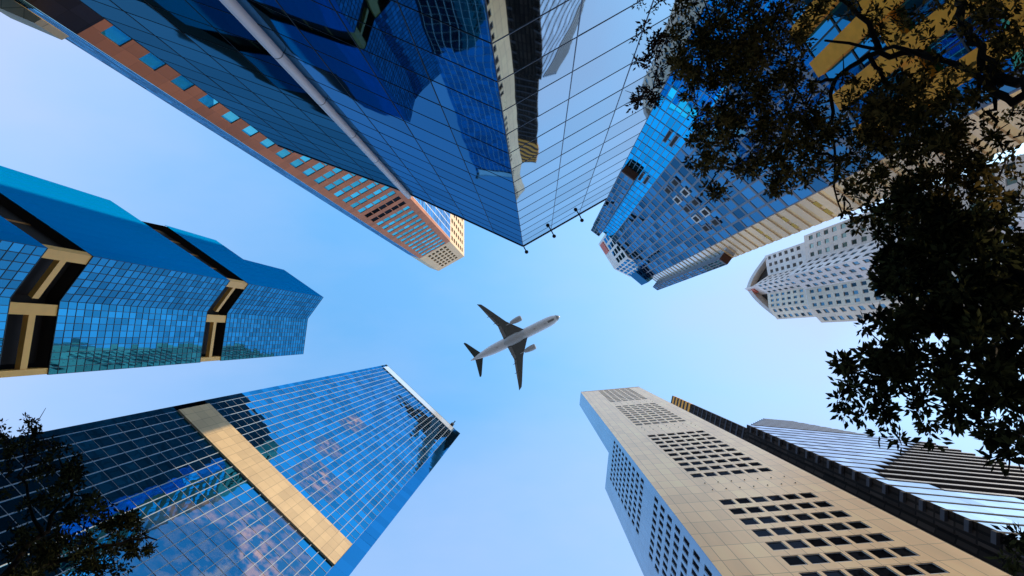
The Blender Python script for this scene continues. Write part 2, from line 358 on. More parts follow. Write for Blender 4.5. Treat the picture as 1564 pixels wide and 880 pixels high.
# ================================================================== mirror glass building at the top
def mirror_building():
    Hh = 52.0
    a, b, c, d = Q(424, 222, Hh), Q(623, 295, Hh), Q(799, 376, Hh), Q(927, 303, Hh)
    d2 = Vector((d.x+1.2, d.y-9)); a2 = Vector((a.x+.8, a.y-2.4))
    base = cen([a, c, d, d2, a2])
    t = thing('glass_building', 'mirror glass building with pale round corner column and dark reflections, wedge corner overhead', 'building', base)
    core = MB(); core.prism(shrink([a, b, c, d, d2, a2], .97), 0, Hh-.4, base); core.build('roof', M['roof'], t)
    fL, fM, fR = Fr(a, b, base), Fr(b, c, base), Fr(c, d, base)
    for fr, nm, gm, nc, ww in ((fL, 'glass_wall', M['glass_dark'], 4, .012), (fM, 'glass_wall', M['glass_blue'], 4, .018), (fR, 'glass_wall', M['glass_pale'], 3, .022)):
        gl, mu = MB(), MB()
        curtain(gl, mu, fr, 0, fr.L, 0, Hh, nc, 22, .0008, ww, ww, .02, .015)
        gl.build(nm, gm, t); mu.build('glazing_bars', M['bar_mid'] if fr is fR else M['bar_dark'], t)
    end = MB(); end.prism([a+Vector((.05, -.1)), a2, a2+Vector((.3, 0)), a+Vector((.4, -.1))], 0, Hh-.05, base); end.build('end_wall', M['glass_dark'], t)
    cap = MB()
    for fr in (fL, fM, fR): cap.box(fr, .02, fr.L-.02, Hh-.02, Hh+.22, -.5, .06)
    cap.build('roof_trim', M['bar_dark'], t)
    # round column on the corner
    co = MB(); r = .26; cx = b+fM.n*.12-Vector((base.x, base.y)); seg = 20
    for k in range(seg):
        t0, t1 = 2*PI*k/seg, 2*PI*(k+1)/seg
        p = [(cx.x+r*math.cos(x), cx.y+r*math.sin(x)) for x in (t0, t1)]
        co.face([(p[0][0], p[0][1], 0), (p[1][0], p[1][1], 0), (p[1][0], p[1][1], Hh+.6), (p[0][0], p[0][1], Hh+.6)],
                [(1, 0), (1.2, 0), (1.2, Hh+.6), (1, Hh+.6)])
    co.face([(cx.x+r*math.cos(2*PI*k/seg), cx.y+r*math.sin(2*PI*k/seg), Hh+.6) for k in range(seg)])
    co.build('corner_column', M['white_col'], t, True)
    # lamps on arms along the right roof edge
    for u in (0.02, fR.L/3, 2*fR.L/3):
        l = MB(); p0 = fR.pt(u, Hh-.1, -.1); p1 = fR.pt(u, Hh+.3, .55)
        l.tube([p0, p1], [.05, .05], 6)
        n = 5
        prof = [(-.2, .02), (-.14, .12), (0, .17), (.14, .12), (.2, .02)]
        l.tube([p1+Vector((0, 0, z)) for z, _ in prof], [q for _, q in prof], 10)
        l.build('roof_lamp', M['black'], t, True)
mirror_building()

# ================================================================== brown tower behind it
def brown_tower():
    Hh = 225.0; zc = 0.836*Hh
    q0, q1, q2, q3 = Q(657, 409.5, Hh), Q(670, 414, Hh), Q(709, 392, Hh), Q(709, 290, Hh)
    q4 = Vector((-82.0, -52.6)); q5 = Vector((-60, -75))
    base = cen([q0, q1, q2, q3])
    t = thing('brown_tower', 'tall brown stone tower with teal windows and cream top behind the mirror glass building', 'tower', base)
    core = MB(); core.prism([q0+Vector((.4,-.6)), q1+Vector((.4,-.7)), q2+Vector((-.5,-.7)), q3+Vector((-.5,0)), q5, q4+Vector((.5,-.6))], 0, Hh-.5, base); core.build('roof', M['roof'], t)
    sw = MB(); fq = Fr(q4, q0, base); sw.panel(fq, 0, fq.L-.02, 0, Hh-.3); sw.build('dark_side_wall', M['side_stone'], t)
    fa = Fr(q1, q2, base); L = fa.L; pitch = 4.72
    nr = 30; z0 = zc-nr*pitch; w5 = .142*L; us = [.115*L+i*.152*L for i in range(5)]
    uc = [0]
    for u in us: uc += [u, u+w5]
    uc.append(L); zcut = [z0]
    for r in range(nr): zcut += [z0+r*pitch+1.0, z0+r*pitch+3.4]
    zcut.append(zc)
    wall = MB(); punched(wall, fa, uc, zcut, lambda i, j: i % 2 == 1 and j % 2 == 1, .12)
    wall.build('stone_wall', M['brown'], t)
    lo = MB(); lo.panel(fa, 0, L, 0, z0-.003); lo.build('dark_podium', M['brown_dk'], t)
    spots, hid, dark = [], [], []
    for r in range(nr):
        for c in range(5):
            s = (us[c], z0+r*pitch+1.0)
            if r in (16, 17): dark.append(s)
            elif c == 0 or r >= 11 and c <= (r-10): spots.append(s)
            else: hid.append(s)
    windows(t, fa, dark, w5, 2.4, [M['pane_dark'], M['black']], .08, .06, npart=10)
    windows(t, fa, spots+hid, w5, 2.4, [M['pane_teal'], M['bar_teal']], .08, .06, npart=90)
    # cream crown
    cr = MB(); n = 5; cw = .62*L/5; uc = [0]; us = [.2*L+i*.13*L for i in range(5)]
    for u in us: uc += [u, u+.09*L]
    uc.append(L); zcut = [zc]
    for r in range(6): zcut += [zc+3+r*5.2, zc+6+r*5.2]
    zcut.append(Hh)
    punched(cr, fa, uc, zcut, lambda i, j: i % 2 == 1 and j % 2 == 1, .5)
    fb = Fr(q2, q3, base); n = 9; ucb = [0]
    for i in range(n): ucb += [1.0+i*fb.L/n, 1.0+i*fb.L/n+fb.L/n*.5]
    ucb.append(fb.L+1)
    punched(cr, fb, ucb, zcut, lambda i, j: i % 2 == 1 and j % 2 == 1, .5)
    cr.build('cream_crown', M['cream'], t)
    bk = MB(); bk.panel(fa, 0, L, zc, Hh, -.5); bk.panel(fb, 0, fb.L, zc, Hh, -.5); bk.build('crown_glazing', M['pane_green'], t)
    fg = Fr(q0, q1, base)
    cs = MB(); cs.panel(fg, 0, fg.L, zc, Hh); cs.build('crown_side', M['cream'], t)
    # blue glazed faces
    gl, mu = MB(), MB()
    curtain(gl, mu, fb, .9, fb.L, 0, zc, 12, 80, .002, .25, .2, .06, .05)
    gl.build('blue_glazing', M['glass_stripe'], t); mu.build('pale_bars', M['alu'], t)
    st = MB(); st.panel(fb, 0, .9, 0, zc); st.build('corner_pier', M['brown'], t)
    gl, mu = MB(), MB()
    curtain(gl, mu, fg, 0, fg.L, 0, zc, 8, 60, .003, .07, .0, .03, 0)
    gl.build('narrow_glazing', M['glass_stripe'], t); mu.build('narrow_bars', M['bar_blue'], t)
    # stone ledge low on the far side
    le = MB(); zl = 41
    p0, p1, p2, p3 = Q(-30, 0, zl), Q(52, 35, zl), Q(64, 29, zl), Q(-10, -20, zl)
    le.prism([p0, p1, p2, p3], zl, zl+2.5, base); le.build('stone_ledge', M['tan_band'], t)
brown_tower()

# ================================================================== teal stepped tower at the left
def tier_tower():
    Hh = 90.0
    q = lambda x, y, k=1.0: Q(x, y, Hh*k)
    A, F, G = q(494, 454), q(470, 487), q(463, 541)
    S1, S2, S3 = q(437, 408), q(330, 367, .86), q(155, 302, .68)
    S1 = A+(S2-A)*.62
    K = q(200, 545); J = lambda S: S+Vector((-16, -3.4))
    base = cen([A, G, K, S3])
    t = thing('stepped_glass_tower', 'teal blue glass tower in stacked tiers with ochre H brackets, left of the aeroplane', 'tower', base)
    tiers = [(.86, 1.0, S1), (.74, .86, S2), (.48, .695, S3), (0, .435, S3)]
    f1, f2 = Fr(F, A, base), Fr(G, F, base)
    for k0, k1, S in tiers:
        z0, z1 = k0*Hh, k1*Hh; fs = Fr(A, S, base); body = MB(); side, sb = MB(), MB(); fro, fb = MB(), MB()
        body.prism(shrink([G, F, A, S, J(S), K], .985), z0+.02, z1-.03, base)
        nr = max(1, round((z1-z0)/.85)); nside = round(fs.L/1.3)
        curtain(side, sb, fs, 0, fs.L, z0, z1, nside, max(2, nr//3), .0008, .03, 0, .012, 0)
        curtain(fro, fb, f1, 0, f1.L, z0, z1, 6, nr, .003, .04, .04, .03, .026)
        curtain(fro, fb, f2, 0, f2.L, z0, z1, 10, nr, .003, .04, .04, .03, .026)
        body.build('tier_body', M['black'], t)
        side.build('side_glazing', M['glass_side'], t); sb.build('side_fins', M['glass_side2'], t)
        fro.build('front_glazing', M['glass_teal'], t); fb.build('front_bars', M['bar_teal'], t)
    # open recessed floors with the brackets
    for k0, k1, S in ((.695, .74, S2), (.435, .48, S3)):
        z0, z1 = k0*Hh, k1*Hh; fs = Fr(A, S, base)
        rec = MB(); rec.prism(shrink([G, F, A, S, J(S), K], .90), z0-.5, z1+.5, base); rec.build('recessed_floor', M['black'], t)
        br = MB(); hm = (z0+z1)/2
        for fr, u in ((f2, 0.0), (f2, f2.L-.55), (f1, f1.L-.62)):
            pass
        hgt = z1-z0; pw = .8
        br.box(f2, .05, .05+pw*.55, z0, z1, -.6, -.05)
        br.box(f2, f2.L-.3-pw, f2.L-.3, z0, z1, -.6, -.055)
        br.box(f1, f1.L-pw, f1.L-.05, z0, z1, -.6, -.05)
        br.box(f2, .3, f2.L-.5, hm-.28, hm+.28, -.5, -.10)
        br.box(f1, .0, f1.L-.3, hm-.28, hm+.28, -.5, -.11)
        br.build('ochre_bracket', M['gold'], t)
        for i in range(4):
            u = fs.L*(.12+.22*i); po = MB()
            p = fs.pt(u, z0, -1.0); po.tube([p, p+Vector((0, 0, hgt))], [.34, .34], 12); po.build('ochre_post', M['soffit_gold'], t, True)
tier_tower()

# ================================================================== gridded blue tower at the lower left
def grid_tower():
    Hh = 250.0
    L_, R_ = Q(590, 557, Hh), Q(694, 655, Hh); R2 = Q(703, 662, Hh)
    fr = Fr(R_, L_, (0, 0)); n = fr.n
    b1, b2 = R2-n*34+fr.u*4, L_-n*34+fr.u*(-6)
    base = cen([L_, R_, b1, b2]); fr = Fr(R_, L_, base)
    t = thing('gridded_glass_tower', 'tall blue glass tower with white grid lines and one tan band at lower left', 'tower', base)
    core = MB(); core.prism(shrink([R2, R_, L_, b2, b1], .97), 0, Hh-.3, base); core.build('roof', M['roof'], t)
    zb0, zb1 = .413*Hh, .452*Hh; ztop = .966*Hh
    lw = 1.2; nc = 22
    gl, mu = MB(), MB()
    cl = [random.random() for _ in range(60)]
    for z0, z1, nr in ((0, zb0, 34), (zb1, ztop, 44)):
        curtain(gl, mu, fr, 0, fr.L-lw, z0, z1, nc, nr, .0045, .11, .06, .06, .04)
        curtain(gl, None, fr, fr.L-lw, fr.L, z0, z1, 1, nr, .002)
    dz = zb0/34; du = (fr.L-lw)/nc; k = 0
    for z0, z1, nr in ((0, zb0, 34), (zb1, ztop, 44)):
        dz = (z1-z0)/nr
        for i in range(nc+1):
            for j in range(nr):
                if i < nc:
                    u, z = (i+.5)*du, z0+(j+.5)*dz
                    p = .9*math.exp(-((u-11)/8)**2-((z-82)/15)**2)+.7*math.exp(-((u-14)/4)**2-((z-124)/6)**2)+.6*math.exp(-((u-22)/2.5)**2-((z-165)/6)**2)+.5*math.exp(-((u-19)/2.5)**2-((z-140)/5)**2)  # soft blobs where the gold reflection is painted on the panes
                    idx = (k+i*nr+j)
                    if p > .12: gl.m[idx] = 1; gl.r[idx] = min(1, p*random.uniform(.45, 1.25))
        k += nc*nr+nr
    gl.build('front_glazing', [M['glass_tower'], M['glass_warm_refl']], t); mu.build('white_bars', M['alu_soft'], t)
    bd = MB(); bd.box(fr, .0, fr.L-lw, zb0+.003, zb1-.003, -.3, .35); bd.build('tan_band', M['tan_band'], t)
    rb = MB(); rb.box(fr, .6, fr.L-lw, ztop+.003, Hh-1.2, -.3, .30); rb.build('white_roof_band', M['white_gloss'], t)
    pp = MB(); pp.box(fr, .0, fr.L, Hh-1.2, Hh+.2, -.4, .12); pp.box(fr, 0, .6, ztop, Hh-1.2, -.3, .02); pp.build('parapet', M['bar_teal'], t)
    cr = MB(); cr.box(fr, 1.2, 2.6, Hh+.25, Hh+2.6, -1, .9); cr.box(fr, 1.7, 2.1, Hh+1.9, Hh+2.2, .9, 2.2); cr.build('roof_crane', M['bar_dark'], t)
    sf = Fr(R2, R_, base); sg = MB(); curtain(sg, None, sf, 0, sf.L, 0, Hh, 1, 70, .002)
    sg.build('side_glazing', M['glass_flank'], t)
    s2 = MB(); f3 = Fr(b1, R2, base); s2.panel(f3, 0, f3.L, 0, Hh); f4 = Fr(L_, b2, base); s2.panel(f4, 0, f4.L, 0, Hh); s2.build('flank_glazing', M['glass_tower'], t)
grid_tower()

# ================================================================== blue tiled block with bays and a white flank
def bay_block():
    Hh = 150.0
    l, a, b = Q(906, 343, Hh), Q(934, 364, Hh), Q(993, 424, Hh)
    r = Q(1011, 437, Hh)
    fl, ff, fw = (l, a), (a, b), (b, r)
    back = [r+Vector((8, -6)), l+Vector((8, -10))]
    base = cen([l, a, b, r]); t = thing('bay_window_block', 'blue tiled tower with hanging bays and a bright white flank behind the leafy branch', 'tower', base)
    core = MB(); core.prism(shrink([l, a, b, r]+back, .96), 0, Hh-.3, base); core.build('roof', M['roof'], t)
    FL, FF, FW = Fr(l, a, base), Fr(a, b, base), Fr(b, r, base)
    gl, mu = MB(), MB(); curtain(gl, mu, FL, 0, FL.L, 0, Hh, 7, 48, .004, .10, .13, .05, .045)
    gl.build('left_glazing', M['glass_sky'], t); mu.build('blue_bars', M['bar_blue'], t)
    gl, mu = MB(), MB(); curtain(gl, mu, FF, 0, FF.L, 0, Hh, 9, 46, .006, .26, .55, .05, .045)
    gl.build('front_glazing', M['glass_grey'], t); mu.build('grey_bars', M['alu_grey'], t)
    # small framed windows
    dz = Hh/46; du = FF.L/9
    k0 = 27
    for i in range(5):
        for j in (0, 1):
            m = MB(); u0 = (1.2+i*1.35)*du; z0 = (k0+j*1.5)*dz-1.2
            wd = i % 2 == 1
            m.box(FF, u0, u0+.85*du, z0, z0+.85*dz, .05, .2, 0); m.box(FF, u0+.14*du, u0+.71*du, z0+.5, z0+.85*dz-.5, .205, .22, 1)
            m.build('small_window', [M['white'] if wd else M['alu_grey'], M['black']], t)
    for u0, z0 in ((.55, .50), (.73, .50), (.55, .63), (.73, .63)):
        m = MB(); m.box(FL, u0*FL.L, (u0+.1)*FL.L, z0*Hh, z0*Hh+4.4, .03, .12, 0); m.box(FL, (u0+.015)*FL.L, (u0+.085)*FL.L, z0*Hh+.3, z0*Hh+4.1, .12, .13, 1)
        m.build('small_window', [M['alu_grey'], M['black']], t)
    # white flank: spandrels and pale window ribbons
    nr = 56; dz = Hh/nr; wl, rb = MB(), MB()
    for j in range(nr):
        wl.panel(FW, 0, FW.L, j*dz, j*dz+dz*.62); rb = MB(); rb.panel(FW, 0, FW.L, j*dz+dz*.62, (j+1)*dz, -.12); rb.build('window_ribbon', M['glass_ribbon'], t)
        wl.face([FW.pt(0, j*dz+dz*.62), FW.pt(FW.L, j*dz+dz*.62), FW.pt(FW.L, j*dz+dz*.62, -.12), FW.pt(0, j*dz+dz*.62, -.12)])
        wl.face([FW.pt(0, (j+1)*dz), FW.pt(FW.L, (j+1)*dz), FW.pt(FW.L, (j+1)*dz, -.12), FW.pt(0, (j+1)*dz, -.12)])
    wl.build('white_flank', M['white_gloss'], t)
    for k, z in enumerate((23, 26, 29)):
        for u in (.25, .62):
            m = MB(); m.box(FW, u*FW.L, (u+.22)*FW.L, (z+.64)*dz, (z+.98)*dz, -.1, -.02); m.build('yellow_blind', M['yellow'], t)
    # hanging bays
    for fr, u0, u1, gm in ((FL, .06, .52, 'glass_grey'), (FW, .55, .98, 'glass_grey')):
        z0 = .645*Hh; by = MB(); by.box(fr, u0*fr.L, u1*fr.L, z0, Hh+1, 0, 1.3); ob = by.build('hanging_bay', M['alu_grey'], t)
        f2 = Fr(fr.A+fr.n*1.32, fr.A+fr.n*1.32+fr.u, base); gl, mu = MB(), MB()
        curtain(gl, mu, f2, u0*fr.L+.05, u1*fr.L-.05, z0+.1, Hh+.9, 3, 16, .004, .15, .5, .06, .05)
        gl.build('bay_glazing', M[gm], ob); mu.build('bay_bars', M['alu_grey'], ob)
        so = MB(); so.box(fr, u0*fr.L+.02, u1*fr.L-.02, z0-.35, z0-.01, .1, 1.28); so.build('bay_soffit', M['soffit'], ob)
    # crown rising behind the parapet
    zc = Hh+26
    c0, c1, c2, c3 = Q(914, 373, zc), Q(938, 411, zc), Q(962, 423, zc), Q(985, 415, zc)
    cr = MB(); cr.prism([c0, c1, c2, c3, c3+Vector((4, -8)), c0+Vector((6, -9))], Hh-.2, zc, base); oc = cr.build('crown', M['tower_wall'], t)
    fc = Fr(c0, c1, base); s = MB(); s.box(fc, fc.L*.08, fc.L*.45, zc-9, zc-2, .02, .2); s.build('red_sign', M['red'], oc)
    for k, (x, y) in enumerate(((c1, c2), (c2, c3), (c0, c1))):
        f = Fr(x, y, base); w = MB()
        for j in range(5 if k < 2 else 3):
            for i in range(4): w.box(f, f.L*(.06+.24*i), f.L*(.22+.24*i), Hh+2+j*4.7, Hh+5.2+j*4.7, -.05, .06)
        w.build('crown_windows', M['glass_teal'], oc)
    z2 = Hh+9; e0, e1, e2, e3 = Q(962, 421, z2), Q(980, 436, z2), Q(992, 427, z2), Q(985, 405, z2)
    lb = MB(); lb.prism([e0, e1, e2, e3], Hh-.2, z2, base); lb.build('lift_block', M['glass_grey'], t)
bay_block()

# ================================================================== low block with orange columns behind the tree
def column_block():
    Hh = 40.0
    a, b = Q(1200, 32, Hh), Q(1331, 234, Hh)
    fr = Fr(a, b, (0, 0)); c, d = b-fr.n*3.2, a-fr.n*3.2
    base = cen([a, b, c, d]); fr = Fr(a, b, base)
    t = thing('orange_column_block', 'low dark building with broad orange columns glimpsed through the tree at upper right', 'building', base)
    core = MB(); core.prism([a-fr.n*.4+fr.u*.2, b-fr.n*.4-fr.u*.2, c, d], 0, Hh, base); core.build('dark_wall', M['core'], t)
    gl, mu = MB(), MB()
    curtain(gl, mu, fr, .1, fr.L-.1, 0, Hh-.4, 8, 12, .003, .1, .14, .06, .05); gl.build('teal_glazing', M['glass_teal'], t); mu.build('bars', M['bar_dark'], t)
    for i in range(4):
        u = fr.L*(.13+.245*i); m = MB(); m.box(fr, u-.55, u+.55, 0, Hh-.5, -.2, .55); m.build('orange_column', M['gold_dark'], t)
    for z in (13, 19, 25.5, 32):
        m = MB(); m.box(fr, .3, fr.L-.3, z, z+1.3, -.2, .42); m.build('orange_beam', M['gold_dark'], t)
column_block()

# ================================================================== white tower with arched crown
def white_tower():
    Hh = 150.0
    pts = [(1168, 391), (1173, 421), (1152, 436), (1172, 449), (1174, 471), (1187, 488)]
    q = [Q(x, y, Hh) for x, y in pts]
    back = [q[-1]+Vector((12, -1)), q[0]+Vector((12, -3))]
    base = cen(q+back); t = thing('white_tower', 'white tower with square windows, arched crown and small orange sign right of the aeroplane', 'tower', base)
    zs = .845*Hh
    low = [p+(p-cen(q+back)).normalized()*1.3 for p in q]
    lowb = [p+(p-cen(q+back)).normalized()*1.3 for p in back]
    core = MB(); core.prism(shrink(q+back, .96), 0, Hh-.2, base); core.prism(shrink(low+lowb, .96), 0, zs-.2, base); core.build('roof', M['roof'], t)
    cols = [3, 3, 3, 3, 3]; total = []
    for part, poly, z0, z1 in (('up', q, zs, Hh), ('low', low, 0, zs)):
        for i in range(5):
            fr = Fr(poly[i], poly[i+1], base); n = 3 if i != 4 else 2
            w = fr.L/n; ph = 3.2; nr = int((z1-z0-1)/ph)
            uc = [0]; 
            for k in range(n): uc += [k*w+w*.24, k*w+w*.76]
            uc.append(fr.L); zc = [z0]
            for r in range(nr): zc += [z1-1.2-(nr-r)*ph+.9, z1-1.2-(nr-r)*ph+2.6]
            zc.append(z1)
            wl = MB(); punched(wl, fr, uc, zc, lambda i, j: i % 2 == 1 and j % 2 == 1, .15)
            wl.build('upper_wall' if part == 'up' else 'lower_wall', M['tower_sunlit'] if i >= 3 else M['tower_wall'], t)
            sp = [(uc[1+2*k], zc[1+2*r]) for r in range(nr) for k in range(n)]
            vis = [s for s in sp if s[1] > 62]; hid = [s for s in sp if s[1] <= 62]
            keep = 20
            windows(t, fr, vis[:keep]+vis[keep:]+hid, w*.52, 1.7, [M['pane_green'], M['frame_lt']], .11, .07, npart=keep if part == 'low' else 0)
    led = MB(); led.prism(low+lowb, zs-.1, zs+.35, base); led.build('setback_ledge', M['tower_wall'], t)
    # crown: nose with the sign, arches either side
    no = MB(); z1 = Hh+11
    n0, n1, n2 = Q(1160, 428, z1-2), Q(1137, 441, z1), Q(1158, 452, z1-2)
    no.prism([n0, n1, n2, n2+Vector((10, 0)), n0+Vector((10, 0))], Hh-3, z1, base); nb = no.build('crown_nose', M['tower_wall'], t)
    fn = Fr(n1, n2, base); s = MB(); s.box(fn, fn.L*.2, fn.L*.6, z1-5.5, z1-1.5, .03, .25); s.build('orange_sign', M['red'], nb)
    for A, B in ((q[0], n1), (n1, q[5])):
        fr = Fr(A, B, base); ar = MB(); K = 10; w0, w1 = -.2, -1.6
        for k in range(K):
            def pp(k, hh):
                u = fr.L*k/K; x = (k/K) if A is q[0] else 1-k/K
                z = Hh+hh*math.sin(x*PI/2); return u, z
            (ua, za), (ub, zb) = pp(k, 10), pp(k+1, 10)
            ar.face([fr.pt(ua, za-2.6, w0), fr.pt(ub, zb-2.6, w0), fr.pt(ub, zb, w0), fr.pt(ua, za, w0)], None)
            ar.face([fr.pt(ua, za-2.6, w0), fr.pt(ub, zb-2.6, w0), fr.pt(ub, zb-2.6, w1), fr.pt(ua, za-2.6, w1)], None)
            ar.face([fr.pt(ua, Hh-1, w1), fr.pt(ub, Hh-1, w1), fr.pt(ub, zb-2.6, w1), fr.pt(ua, za-2.6, w1)], None, 1)
        ar.build('crown_arch', [M['tower_wall'], M['black']], t)
white_tower()

# ================================================================== tan panelled tower at the lower right
def tan_tower():
    Hh = 205.0; zw = .60*Hh
    r, c = Q(976, 591, Hh), Q(887, 599, Hh)
    w = Q(924, 746, zw); b1 = r+(w-c)
    base = cen([r, c, w, b1])
    t = thing('tan_panel_tower', 'tan metal panelled tower with blocks of small dark windows at lower right', 'tower', base)
    fm, fs = Fr(r, c, base), Fr(c, w, base); L = fm.L
    back0 = Vector(c)+(w-c)*.25
    core = MB(); core.prism(shrink([r, c, w, b1], .97), 0, zw-.2, base); core.prism(shrink([r, c, c+(w-c)*.4, r+(w-c)*.4], .97), zw-.3, Hh-.3, base); core.build('roof', M['roof'], t)
    ph = 3.45; groups = [Hh*.995-34.5, Hh*.785-34.5, Hh*.565-34.5, Hh*.352-34.5]
    ua, ub = .17*L, .715*L; n = 6; pw = (ub-ua)/n; ww, wh = pw*.80, 2.05
    uc = [0]
    for k in range(n): uc += [ua+k*pw+pw*.10, ua+k*pw+pw*.90]
    uc.append(L); zc = [0]
    for g0 in sorted(groups):
        for k in range(10): zc += [g0+k*ph+.8, g0+k*ph+.8+wh]
    zc.append(Hh)
    wl = MB(); punched(wl, fm, uc, zc, lambda i, j: i % 2 == 1 and j % 2 == 1, .12); wl.build('front_wall', M['tan_wall'], t)
    sp = [(uc[1+2*k], zc[1+2*q]) for q in range(len(zc)//2-1) for k in range(n)]
    windows(t, fm, sp, ww, wh, [M['pane_dark'], M['frame_lt']], .09, .06, sill=.16, npart=100)
    # bluish flank with its own window blocks
    L2 = fs.L; n2 = 9; va, vb = .06*L2, .74*L2; pw = (vb-va)/n2
    uc = [0]
    for k in range(n2): uc += [va+k*pw+pw*.17, va+k*pw+pw*.83]
    uc.append(L2); zc = [0]; 
    for g0, m in ((8, 9), (42, 10), (zw-38, 9)):
        for k in range(m): zc += [g0+k*3.7+.8, g0+k*3.7+3.0]
    zc.append(zw)
    wl = MB(); punched(wl, fs, uc, zc, lambda i, j: i % 2 == 1 and j % 2 == 1, .1); 
    wl.panel(fs, 0, L2*.38, zw, Hh); wl.build('flank_wall', M['tan_side'], t)
    sp = [(uc[1+2*k], zc[1+2*q]) for q in range(len(zc)//2-1) for k in range(n2)]
    windows(t, fs, sp, pw*.66, 2.2, [M['pane_dark'], M['alu']], .07, .06, npart=0)
    # studs on the blank bands
    st = MB()
    for g0 in groups:
        for k in range(7):
            for dz in (-2.4, -5.6): st.box(fm, ua+k*(ub-ua)/6.5, ua+k*(ub-ua)/6.5+.12, g0+dz, g0+dz+.12, .0, .08)
    st.build('wall_studs', M['bar_dark'], t)
    pa = MB(); pa.box(fm, .03, L-.03, Hh-.01, Hh+.5, -.5, .08); pa.build('parapet', M['alu'], t)
tan_tower()

# ================================================================== striped building behind it
def striped_building():
    Hh = 170.0; Hc = 240.0
    r, k = Q(1412, 673, Hh), Q(1142, 649, Hh)
    fr = Fr(r, k, (0, 0)); k2 = k-fr.n*7.0+fr.u*1.0
    r2 = r+Vector((6, 16)); b = k2+Vector((10, 12))
    base = cen([r, k, k2, r2]); fr = Fr(r, k, base); L = fr.L
    t = thing('striped_building', 'pale glass building striped by dark floor lines behind the tan tower at far right', 'building', base)
    core = MB(); core.prism([r-fr.n*2.6+fr.u*.4, k-fr.n*2.6-fr.u*.3, k2, r2], 0, Hh-.4, base); core.build('roof', M['core'], t)
    ph = 4.6; n = int(Hh/ph); ph = Hh/n
    gl, sl, re = MB(), MB(), MB()
    for j in range(n):
        z0 = j*ph; zm = z0/Hh
        # a V shaped notch at the right end, open floors set back
        if zm > .634: sp = L*(1-zm)/.366
        elif zm > .51: sp = L*(zm-.51)/.124
        else: sp = 0
        sp = min(sp, L-2.5)
        nn = max(2, int((L-sp)/2.2))
        for i in range(nn):
            a, b_ = sp+(L-sp)*i/nn, sp+(L-sp)*(i+1)/nn
            gl.panel(fr, a, b_, z0+.65, z0+ph, 0, 0, None, random.gauss(0, .002), random.gauss(0, .002))
        sl.box(fr, sp+.01, L-.01, z0, z0+.7, -2.6, .05)
        sl.box(fr, L+.26, L+.75, z0, z0+.9, -1.5, .05)
        if sp > .1:
            sl.box(fr, .02, sp, z0+.02, z0+.40, -2.6, .0); sl.box(fr, .02, sp, z0+.03, z0+1.1, .003, .12, 1)
            re.panel(fr, 0, sp, z0+.4, z0+ph, -2.3)
            re.face([fr.pt(sp, z0+.5, 0), fr.pt(sp, z0+ph, 0), fr.pt(sp, z0+ph, -2.3), fr.pt(sp, z0+.5, -2.3)])
    sw = MB(); sw.box(fr, L+.002, L+.25, 0, Hh, -2.7, .06); sw.build('end_wall', M['core'], t)
    gl.build('glass_bands', M['glass_strip'], t); sl.build('floor_slabs', [M['slab'], M['slab_edge']], t); re.build('recessed_glazing', M['soffit'], t)
    # side slabs seen end on at the right corner
    cs = MB()
    lay = 7
    for i in range(lay):
        z = Hh+i*3.6; s = .08*i
        cs.box(fr, L*(.30+.035*i), L*(.96-.04*i), z, z+1.5, -12, .05-s); cs.box(fr, L*(.30+.035*i)+.3, L*(.96-.04*i)-.3, z+1.5, z+3.6, -12, -.02-s, 1)
    cs.build('terraced_crown', [M['slab'], M['alu_grey']], t)
    # ribbed core wall with gilded fin tips
    c0 = Q(1049, 614, Hc); fc = Fr(k+fr.u*.3, k2+fr.u*(-.4), base)
    f = Fr(c0, c0+(k2-k).normalized(), base)
    wc = MB(); wc.box(f, 0, 9, 0, Hc-6, -1.0, 0); wc.build('ribbed_core', M['core'], t)
    for i in range(6):
        m = MB(); zt = Hc-6+i*5.2; m.box(f, 0, 9, zt, zt+2.5, -1.0, .10); m.box(f, .05, 8.9, zt+2.5, zt+5.2, -.9, 0, 1); m.build('gilded_band', [M['gold_dark'], M['black']], t)
    rb = MB()
    for i in range(44): rb.box(f, 0, 9, 3+i*5.2, 4.2+i*5.2, -.1, .14)
    rb.build('core_bands', M['slab'], t)
striped_building()

